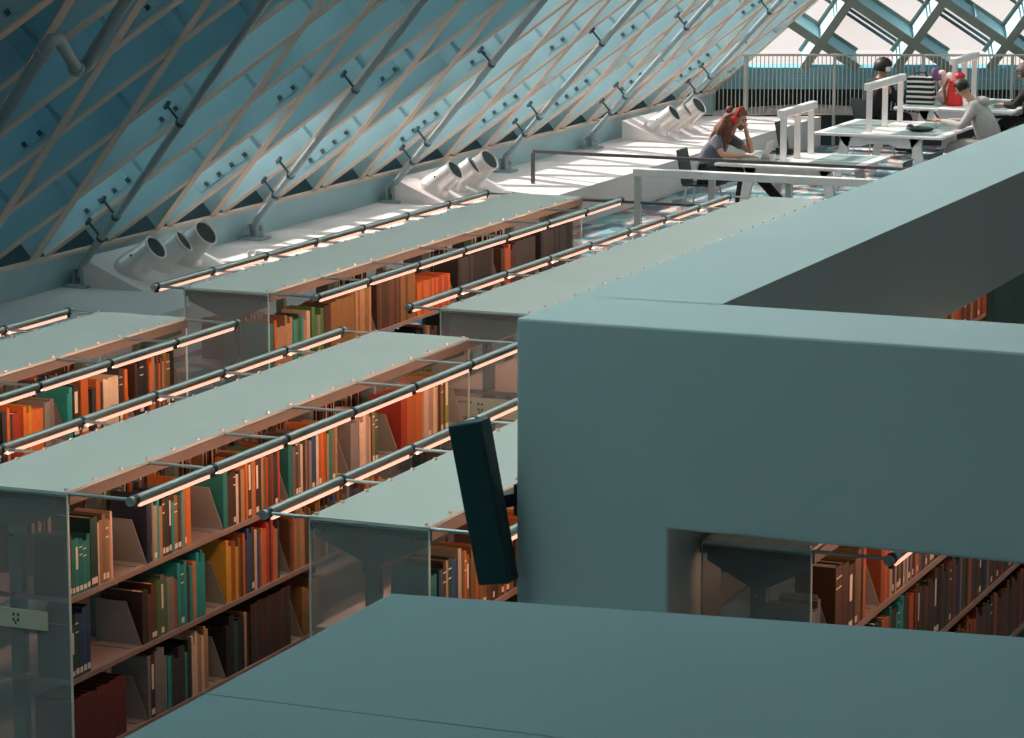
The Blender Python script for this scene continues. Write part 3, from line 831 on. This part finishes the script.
def light_bridge(Ya, Yb, z, X, label):
    t = empty('table_light', (X, Ya, .755)); tag(t, label, 'light', 'raised light bars on the tables')
    L = Yb - Ya; h = z - .755
    b = MB(); b.box(-.045, .045, 0, L, h - .09, h); b.build('light_bar', M['white'], t, bevel=.01)
    for y in (.12, L * .5, L - .12):
        b = MB(); b.box(-.035, .035, y - .02, y + .02, 0, h - .09); b.build('post', M['white'], t)
    b = MB(); b.box(-.02, .02, .1, L - .1, h - .10, h - .088); b.build('lens', M['led'], t)
    return t
table(34.65, 1.55, 'white reading table where the long-haired person leans on an elbow')
table(38.52, 1.95, 'white reading table where the person in the grey hoodie sits')
table(42.3, 1.85, 'white reading table farthest back, carrying the striped bag')
light_bridge(34.83, 36.15, 1.39, -11.28, 'raised white light bar over the long-haired person\'s table')
light_bridge(38.7, 40.4, 1.39, -11.37, 'raised white light bar over the hooded person\'s table')
light_bridge(42.75, 44.1, 1.42, -11.32, 'raised white light bar over the farthest table')

def chair(x, y, rz, label):
    t = empty('chair', (x, y, 0), rz); tag(t, label, 'chair', 'dark moulded chairs')
    b = MB(); b.prism([(-.20, -.20, .39), (.22, -.20, .40), (.24, .20, .40), (-.20, .20, .39)], (0, 0, .025)); b.build('seat', M['black'], t, bevel=.01)
    b = MB(); b.prism([(-.19, -.20, .41), (-.27, -.19, .82), (-.27, .19, .82), (-.19, .20, .41)], (-.02, 0, .005)); b.build('backrest', M['black'], t, bevel=.01)
    for sx in (-1, 1):
        for sy in (-1, 1):
            b = MB(); b.tube([(sx * .15, sy * .16, .40), (sx * .22, sy * .21, .004)], .010, 6); b.build('leg', M['rail_pale'], t)
    return t

# =================================================================== PEOPLE
def skin_obj(name, joints, edges, radii, material, parent, root=0, sub=1):
    me = bpy.data.meshes.new(name); me.from_pydata([tuple(j) for j in joints], edges, []); me.update()
    o = bpy.data.objects.new(name, me); COL.objects.link(o); o.parent = parent
    o.modifiers.new('skin', 'SKIN').use_smooth_shade = True
    for i, v in enumerate(me.skin_vertices[0].data):
        r = radii[i]; v.radius = (r, r) if not isinstance(r, tuple) else r
        v.use_root = (i == root)
    s = o.modifiers.new('sub', 'SUBSURF'); s.levels = sub; s.render_levels = sub + 1
    me.materials.append(material)
    return o
def chain_body(chains, name, material, parent, sub=1):
    """chains: lists of (point, radius); equal points are shared"""
    J, R, E, key = [], [], [], {}
    for ch in chains:
        prev = None
        for p, r in ch:
            k = tuple(round(c, 3) for c in p)
            if k not in key: key[k] = len(J); J.append(k); R.append(r)
            if prev is not None: E.append((prev, key[k]))
            prev = key[k]
    return skin_obj(name, J, E, R, material, parent, 0, sub)
def hand(chain_end, d, up, side, r=.008):
    """five finger chains from a palm point; d = pointing direction"""
    p = V(chain_end); d = V(d).normalized(); up = V(up).normalized(); s = d.cross(up).normalized() * side
    out = []
    palm = p + d * .05
    for i, (off, L) in enumerate(((-.027, .060), (-.009, .070), (.009, .066), (.026, .052))):
        base = palm + s * off + d * .025
        m = base + d * L * .5 - up * .008; e = m + d * L * .4 - up * .022
        out.append([(tuple(palm), .026), (tuple(base), r + .002), (tuple(m), r), (tuple(e), r * .8)])
    th = p + d * .02 - s * .035
    out.append([(tuple(p), .024), (tuple(th), .011), (tuple(th + d * .035 - up * .01), .010), (tuple(th + d * .06 - up * .02), .008)])
    return [[(tuple(p), .024), (tuple(palm), .026)]] + out
def head_mesh(c, fwd, name, parent, tilt=.0, s=1.0):
    pass

def person(loc, rz, label, pose, mats, hairf=None, legs=True):
    t = empty('person', loc, rz); tag(t, label, 'person')
    P_ = pose
    hip, waist, chest, neck, head = [V(P_[k]) for k in ('hip', 'waist', 'chest', 'neck', 'head')]
    fwd = V(P_['look']).normalized(); up = (V((0, 0, 1)) - fwd * fwd.z).normalized(); left = up.cross(fwd)
    sh = P_['sh']
    ch = [[(tuple(hip), .115), (tuple(waist), .11), (tuple(chest), .13), (tuple(neck), .052), (tuple(neck + (head - neck) * .45), .050), (tuple(head - up * .035 + fwd * .012), .066), (tuple(head + up * .03), .085), (tuple(head + up * .085 - fwd * .01), .058)]]
    fw = head - up * .035 + fwd * .012
    ch.append([(tuple(fw), .066), (tuple(fw + fwd * .052 - up * .035), .034)])            # jaw and chin
    for sd, arm in ((1, P_['armL']), (-1, P_['armR'])):
        a = [V(q) for q in arm]
        ch.append([(tuple(chest), .13), (tuple(a[0]), .056), (tuple((a[0] + a[1]) / 2), .046), (tuple(a[1]), .040), (tuple(a[1].lerp(a[2], .5)), .036), (tuple(a[2]), .024)])
        d = (a[2] - a[1]).normalized() if len(a) < 4 else V(a[3]).normalized()
        hu = V((0, 0, 1)) if abs(d.z) < .8 else V((-1, 0, 0))
        ch += hand(a[2], d, hu, sd)
    for sd, leg in ((1, P_['legL']), (-1, P_['legR'])):
        g = [V(q) for q in leg]
        ch.append([(tuple(hip), .115), (tuple(g[0]), .085), (tuple(g[0].lerp(g[1], .5)), .074), (tuple(g[1]), .056), (tuple(g[1].lerp(g[2], .4)), .052), (tuple(g[2]), .036), (tuple(g[2] + V((.10, 0, -.045))), .030), (tuple(g[2] + V((.17, 0, -.055))), .022)])
    body = chain_body(ch, 'body', M['skin'], t)
    # face details
    b = MB()
    b.ball((0, 0, 0), .013, 10, 8, sc=(1.3, .8, 1.5)); o = b.build('nose', M['skin'], t)
    o.location = head + fwd * .098 - up * .015
    for sd in (-1, 1):
        b = MB(); b.ball((0, 0, 0), .010, 10, 8); o = b.build('eye', M['hair_k'], t); o.location = head + fwd * .080 + left * (.030 * sd) + up * .012
        b = MB(); b.ball((0, 0, 0), .026, 10, 8, sc=(.7, .35, 1.1)); o = b.build('ear', M['skin'], t); o.location = head + left * (.083 * sd) - fwd * .008
    b = MB(); b.ball((0, 0, 0), .018, 10, 6, sc=(.5, 1.2, .35)); o = b.build('mouth', mat('lips', (.36, .12, .10), .6), t); o.location = head + fwd * .078 - up * .058
    # clothes
    kk = mats.get('k', 1.0)
    tops = [[(tuple(hip + V((0, 0, -.05))), .150 * kk), (tuple(waist), .150 * kk), (tuple(chest), .165 * kk), (tuple(chest.lerp(neck, .75)), .085 * kk)]]
    for arm in (P_['armL'], P_['armR']):
        a = [V(q) for q in arm]
        if P_['sleeve'] == 'long':
            tops.append([(tuple(chest), .165 * kk), (tuple(a[0]), .082 * kk), (tuple((a[0] + a[1]) / 2), .064), (tuple(a[1]), .058), (tuple(a[1].lerp(a[2], .5)), .052), (tuple(a[1].lerp(a[2], .9)), .038)])
        else:
            tops.append([(tuple(chest), .165 * kk), (tuple(a[0]), .078), (tuple(a[0].lerp(a[1], .4)), .066), (tuple(a[0].lerp(a[1], .7)), .062)])
    chain_body(tops, 'top_garment', mats['top'], t)
    tr = []
    for leg in (P_['legL'], P_['legR']):
        g = [V(q) for q in leg]
        tr.append([(tuple(hip), .145), (tuple(g[0]), .105), (tuple(g[0].lerp(g[1], .5)), .090), (tuple(g[1]), .074), (tuple(g[1].lerp(g[2], .5)), .064), (tuple(g[2] + V((0, 0, .03))), .056)])
    chain_body(tr, 'trousers', mats['legs'], t)
    for leg in (P_['legL'], P_['legR']):
        g = V(leg[2]); chain_body([[(tuple(g + V((-.03, 0, -.035))), .046), (tuple(g + V((.09, 0, -.045))), .044), (tuple(g + V((.19, 0, -.055))), .034)]], 'shoe', M['shoe'], t)
    return t, head, fwd, up, left

def hair_cap(t, head, fwd, up, left, material, extra=None, s=1.0, front=.55):
    """a cap over skull back and top, leaving the face free"""
    b = MB(); n, mrows = 20, 12
    vs = []; idx = {}
    R = .108 * s
    for i in range(mrows + 1):
        th = math.pi * i / mrows
        for k in range(n):
            a = 2 * math.pi * k / n
            d = up * math.cos(th) + (fwd * math.cos(a) + left * math.sin(a)) * math.sin(th)
            rr = R * (1 + .05 * math.sin(7 * a + 3 * i))
            idx[(i, k)] = len(vs); vs.append(head + up * .025 + d * rr)
    fs = []
    for i in range(mrows):
        for k in range(n):
            a = 2 * math.pi * (k + .5) / n; th = math.pi * (i + .5) / mrows
            d_f = math.cos(a) * math.sin(th); d_u = math.cos(th)
            if d_f > front - .35 * 0 and d_u < .42: continue
            if d_f > .25 and d_u < .25: continue
            if d_u < -.55: continue
            fs.append((idx[(i, k)], idx[(i + 1, k)], idx[(i + 1, (k + 1) % n)], idx[(i, (k + 1) % n)]))
    b.add(vs, fs, 0, True)
    o = b.build('hair', material, t)
    s_ = o.modifiers.new('thick', 'SOLIDIFY'); s_.thickness = .018; s_.offset = -1
    return o
def headphones(t_loc, rz, head, fwd, up, left, m, label):
    t = empty('headphones', V(t_loc)); t.rotation_euler = (0, 0, rz); tag(t, label, 'headphones')
    b = MB(); pts = []
    for k in range(17):
        a = math.pi * k / 16
        pts.append(head + left * (math.cos(a) * .118) + up * (.01 + math.sin(a) * .140))
    b.tube(pts, .012, 8); b.build('headband', m, t)
    for sd in (-1, 1):
        b = MB(); c = head + left * (.098 * sd)
        b.tube([c, c + left * (.018 * sd), c + left * (.040 * sd), c + left * (.046 * sd)], [.036, .044, .040, .022], 16); b.build('ear_cup', m, t)
    return t

# 1. long-haired person, facing +x, leaning the cheek on one hand
loc1 = (-12.42, 35.35, 0)
pose1 = dict(hip=(0, 0, .56), waist=(.07, 0, .72), chest=(.19, 0, .90), neck=(.33, 0, 1.06), head=(.44, 0, 1.22), look=(.93, -.10, -.32), sh=.19, sleeve='short',
  armR=[(.22, -.17, .96), (.32, -.24, .80), (.62, -.14, .785)], armL=[(.24, .17, .98), (.57, .15, .80), (.515, .055, 1.075), (-.12, -.1, 1)],
  legL=[(.10, .10, .53), (.62, .14, .56), (1.02, .14, .13)], legR=[(.10, -.10, .53), (.56, -.14, .55), (.50, -.14, .13)])
t1, h1, f1, u1, l1 = person(loc1, 0, 'long-haired person in grey tee and red headphones leaning on one elbow', pose1, dict(top=M['tee'], legs=M['jeans']))
hair_cap(t1, h1, f1, u1, l1, M['hair_b'])
hb = []
for dy, x1, z1, r in ((-.10, .30, .84, .030), (-.06, .10, .92, .030), (-.02, .06, .88, .03), (.04, .08, .86, .034), (.09, .14, .86, .032), (-.095, .36, .92, .028), (.10, .30, .88, .03), (-.11, .40, .98, .024), (-.11, .22, .96, .034), (.0, .12, 1.0, .04)):
    s0 = h1 + V((-.05, dy * .7, .05)); m1 = V((x1 * .45 + s0.x * .5, dy * 1.25, (s0.z * .55 + z1 * .45))); e = V((x1, dy * 1.3, z1))
    b = MB(); b.tube([s0, s0.lerp(m1, .5) + V((-.02, 0, .02)), m1, m1.lerp(e, .5) + V((-.015, 0, 0)), e], [r, r * 1.5, r * 1.5, r * 1.3, r * .4], 8); hb.append(b)
big = MB()
for x in hb: big.add(x.v, x.f, 0, True)
big.ball(h1 + V((-.115, 0, .10)), .048, 12, 8)
big.build('long_hair', M['hair_b'], t1)
b = MB(); b.ball(h1 + f1 * .062 - u1 * .085, .045, 10, 8, sc=(.8, 1.0, 1.0)); b.build('beard', M['hair_b'], t1)
headphones(loc1, 0, h1, f1, u1, l1, M['red'], 'red over-ear headphones worn by the long-haired person')

# 2. person in the grey hoodie, facing -x
loc2 = (-9.93, 39.5, 0)
pose2 = dict(hip=(0, 0, .60), waist=(.03, 0, .78), chest=(.13, 0, .99), neck=(.27, 0, 1.16), head=(.39, 0, 1.30), look=(.85, .0, -.53), sh=.19, sleeve='long',
  armR=[(.18, -.18, 1.06), (.34, -.22, .83), (.66, -.10, .86)], armL=[(.18, .18, 1.06), (.32, .24, .83), (.66, .10, .88)],
  legL=[(.06, .10, .56), (.50, .15, .56), (.46, .15, .10)], legR=[(.06, -.10, .56), (.50, -.15, .56), (.50, -.15, .10)])
t2, h2, f2, u2, l2 = person(loc2, math.pi, 'dark-haired person in a light grey hoodie bent over a phone', pose2, dict(top=M['hood'], legs=M['khaki'], k=1.22))
hair_cap(t2, h2, f2, u2, l2, M['hair_k'])
b = MB(); b.ball(V((.13, 0, 1.14)), .12, 16, 10, sc=(.95, 1.15, .60)); b.build('hood', M['hood'], t2)

# 3. person with white headphones seen from behind
loc3 = (-12.46, 42.8, 0)
pose3 = dict(hip=(0, 0, .56), waist=(.02, 0, .74), chest=(.06, 0, .95), neck=(.10, 0, 1.13), head=(.13, 0, 1.235), look=(.98, 0, -.18), sh=.2, sleeve='long',
  armR=[(.08, -.2, 1.02), (.20, -.26, .80), (.42, -.16, .80)], armL=[(.08, .2, 1.02), (.20, .26, .80), (.42, .16, .80)],
  legL=[(.06, .10, .53), (.50, .13, .55), (.50, .13, .10)], legR=[(.06, -.10, .53), (.50, -.13, .55), (.50, -.13, .10)])
t3, h3, f3, u3, l3 = person(loc3, rad(50), 'person in a black coat with white headphones, seen from behind', pose3, dict(top=M['coat'], legs=M['coat'], k=1.3))
hair_cap(t3, h3, f3, u3, l3, M['hair_k'], s=1.28, front=.75)
headphones(loc3, rad(50), h3, f3, u3, l3, M['white'], 'white over-ear headphones on the person in the black coat')

# 4. person at the right edge of the photo
loc4 = (-10.15, 42.9, 0)
pose4 = dict(hip=(0, 0, .56), waist=(.02, 0, .74), chest=(.06, 0, .93), neck=(.12, 0, 1.10), head=(.16, 0, 1.23), look=(.95, 0, -.25), sh=.2, sleeve='long',
  armR=[(.08, -.2, 1.00), (.24, -.26, .80), (.44, -.16, .80)], armL=[(.08, .2, 1.00), (.24, .26, .80), (.44, .16, .80)],
  legL=[(.06, .10, .53), (.46, .13, .55), (.46, .13, .10)], legR=[(.06, -.10, .53), (.46, -.13, .55), (.46, -.13, .10)])
t4, h4, f4, u4, l4 = person(loc4, math.pi, 'person in dark clothes with curly hair at the right edge', pose4, dict(top=M['coat'], legs=M['coat'], k=1.15))
hair_cap(t4, h4, f4, u4, l4, M['hair_g'], s=1.25, front=.75)

chair(-12.42, 35.35, 0, 'dark chair under the long-haired person')
chair(-9.93, 39.5, math.pi, 'dark chair under the person in the grey hoodie')
chair(-12.46, 42.8, rad(50), 'dark chair under the person with white headphones')
chair(-10.15, 42.9, math.pi, 'dark chair under the person at the right edge')
chair(-10.10, 35.2, math.pi, 'empty dark chair at the right side of the nearest table')
chair(-10.02, 36.2, rad(170), 'empty dark chair at the far right corner of the nearest table')
chair(-12.40, 39.1, 0, 'empty dark chair at the left side of the hooded person\'s table')

# ---- things on the tables
t = empty('laptop', (-11.75, 35.32, .755)); tag(t, 'thin silver laptop open in front of the long-haired person', 'laptop')
b = MB(); b.box(-.12, .12, -.16, .16, 0, .014); b.build('keyboard_deck', M['silver'], t)
b = MB(); b.prism([(.12, -.16, .012), (.20, -.16, .215), (.20, .16, .215), (.12, .16, .012)], (.008, 0, 0)); b.build('screen', M['silver'], t)
t = empty('camera', (-11.50, 35.85, .755)); t.name = 'photo_camera'; tag(t, 'black camera with a lens lying beyond the laptop', 'camera')
b = MB(); b.box(-.16, .05, -.04, .04, 0, .08); b.box(-.09, -.02, -.03, .03, .08, .11); b.build('camera_body', M['black'], t, bevel=.006)
b = MB(); b.tube([(.05, 0, .045), (.13, 0, .05)], .036, 14); b.build('lens_barrel', M['black'], t)
b = MB(); b.tube([(-.16, -.02, .03), (-.26, -.05, .03), (-.3, .06, .02), (-.2, .1, .02)], .012, 6); b.build('strap', M['black'], t)
t = empty('cup', (-11.46, 35.1, .755)); tag(t, 'small white paper cup beside the laptop', 'cup')
b = MB(); b.tube([(0, 0, 0), (0, 0, .09)], [.03, .038], 14); b.build('cup_wall', M['white'], t)
b = MB(); b.tube([(0, 0, .09), (0, 0, .10)], .041, 14); b.build('lid', M['black'], t)
t = empty('bottle', (-10.72, 39.72, .755)); tag(t, 'clear plastic water bottle beside the hooded person\'s hands', 'bottle')
b = MB(); b.tube([(0, 0, 0), (0, 0, .16), (0, 0, .19), (0, 0, .215)], [.034, .034, .022, .014], 16); b.build('bottle_body', clear('clear_plastic', (.7, .78, .8), .45, .15), t)
b = MB(); b.tube([(0, 0, .215), (0, 0, .235)], .016, 12); b.build('cap', M['white'], t)
t = empty('phone', (-10.64, 39.5, .90)); tag(t, 'dark phone held by the person in the grey hoodie', 'phone')
b = MB(); b.obox((0, 0, .02), (.0, .037, 0), (-.045, 0, .06), (.004, 0, .003)); b.build('phone_body', M['black'], t)
t = empty('pouch', (-10.78, 39.15, .755)); tag(t, 'flat black pouch lying before the person in the grey hoodie', 'pouch')
b = MB(); b.ball((0, 0, .035), .19, 18, 8, sc=(1, .65, .18)); b.ball((-.13, 0, .06), .05, 10, 6, sc=(1, 1, .6)); b.build('pouch_body', M['black'], t)
# bags on the farthest table
t = empty('tote_bag', (-11.80, 42.85, .755)); tag(t, 'black and white striped tote bag standing on the farthest table', 'bag')
b = MB(); b.prism([(-.20, -.07, 0), (.20, -.07, 0), (.185, -.06, .40), (.05, -.06, .385), (-.10, -.06, .40), (-.19, -.06, .39)], (0, .14, 0)); b.build('bag_body', M['stripe'], t, bevel=.02)
for x in (-.1,):
    b = MB(); b.tube([(-.10, .0, .37), (-.08, 0, .44), (.06, 0, .45), (.10, 0, .37)], .010, 6); b.build('handle', M['black'], t)
b = MB()
for dx, dz, r in ((0, .33, .10), (.07, .38, .08), (-.05, .42, .07), (.05, .22, .11), (.0, .12, .12), (.10, .30, .07)): b.ball((dx, 0, dz), r, 14, 10, sc=(1, .8, 1))
o = b.build('bundled_jacket', mat('pale_pink_cloth', (.72, .55, .52), .9, 0, .2, 14), loc=(-11.47, 42.95, .752)); tag(o, 'pale pink jacket heaped beside the striped bag', 'jacket')
b = MB(); b.ball((0, 0, 0), .075, 12, 8, sc=(.8, .8, 1.2)); b.ball((.05, 0, -.05), .05, 12, 8)
o = b.build('scarf', mat('purple_cloth', (.20, .10, .22), .9), loc=(-11.60, 42.85, 1.19)); tag(o, 'purple scarf lying on top of the pale pink jacket', 'scarf')
t = empty('red_bag', (-11.27, 42.8, .755)); t.name = 'shoulder_bag'; tag(t, 'bright red shoulder bag with a strap behind the hooded person\'s head', 'bag')
b = MB(); b.prism([(-.14, -.05, 0), (.10, -.05, 0), (.06, -.04, .34), (-.10, -.04, .36)], (0, .1, 0)); b.build('bag_body', M['red'], t, bevel=.02)
b = MB(); b.ball((.05, 0, .42), .065, 12, 8, sc=(1.2, 1, .8)); b.build('flap', M['red'], t)
b = MB(); b.tube([(-.13, -.06, .02), (-.16, -.06, .25), (-.10, -.05, .38)], .022, 6); b.build('strap', mat('brown_strap', (.20, .08, .04), .7), t)

# ===================================================================== LIGHT
S = bpy.data.lights.new('sun', 'SUN'); S.energy = 15.5; S.angle = rad(3); S.color = (1, .87, .81)
so = bpy.data.objects.new('sun', S); COL.objects.link(so)
sd = V((math.cos(rad(43)) * math.cos(rad(14)) * -1, math.cos(rad(43)) * math.sin(rad(14)), math.sin(rad(43))))   # towards the sun
so.rotation_euler = sd.to_track_quat('Z', 'Y').to_euler()

w = bpy.data.worlds.new('sky'); scn.world = w; w.use_nodes = True
nt = w.node_tree; bg = nt.nodes['Background']
tc = nt.nodes.new('ShaderNodeTexCoord'); sp = nt.nodes.new('ShaderNodeSeparateXYZ'); nt.links.new(tc.outputs['Generated'], sp.inputs[0])
rp = nt.nodes.new('ShaderNodeValToRGB'); mr = nt.nodes.new('ShaderNodeMapRange')
mr.inputs['From Min'].default_value = -1; mr.inputs['From Max'].default_value = 1
nt.links.new(sp.outputs['Z'], mr.inputs['Value']); nt.links.new(mr.outputs[0], rp.inputs['Fac'])
e = rp.color_ramp.elements
e[0].position = .0; e[0].color = (.30, .34, .34, 1)
e[1].position = 1.0; e[1].color = (.44, .70, .78, 1)
for pz_, c in ((.36, (.45, .45, .44)), (.42, (1.12, .98, .92)), (.55, (1.12, 1.0, .95)), (.66, (.50, .68, .73))):
    k = e.new(pz_); k.color = c + (1,)
nt.links.new(rp.outputs['Color'], bg.inputs['Color']); bg.inputs['Strength'].default_value = .9

scn.view_settings.view_transform = 'Standard'; scn.view_settings.look = 'None'
scn.view_settings.exposure = 0; scn.view_settings.gamma = 1; scn.view_settings.use_curve_mapping = False
scn.cycles.use_denoising = True
scn.cycles.max_bounces = 8; scn.cycles.transparent_max_bounces = 16
scn.cycles.sample_clamp_indirect = 4
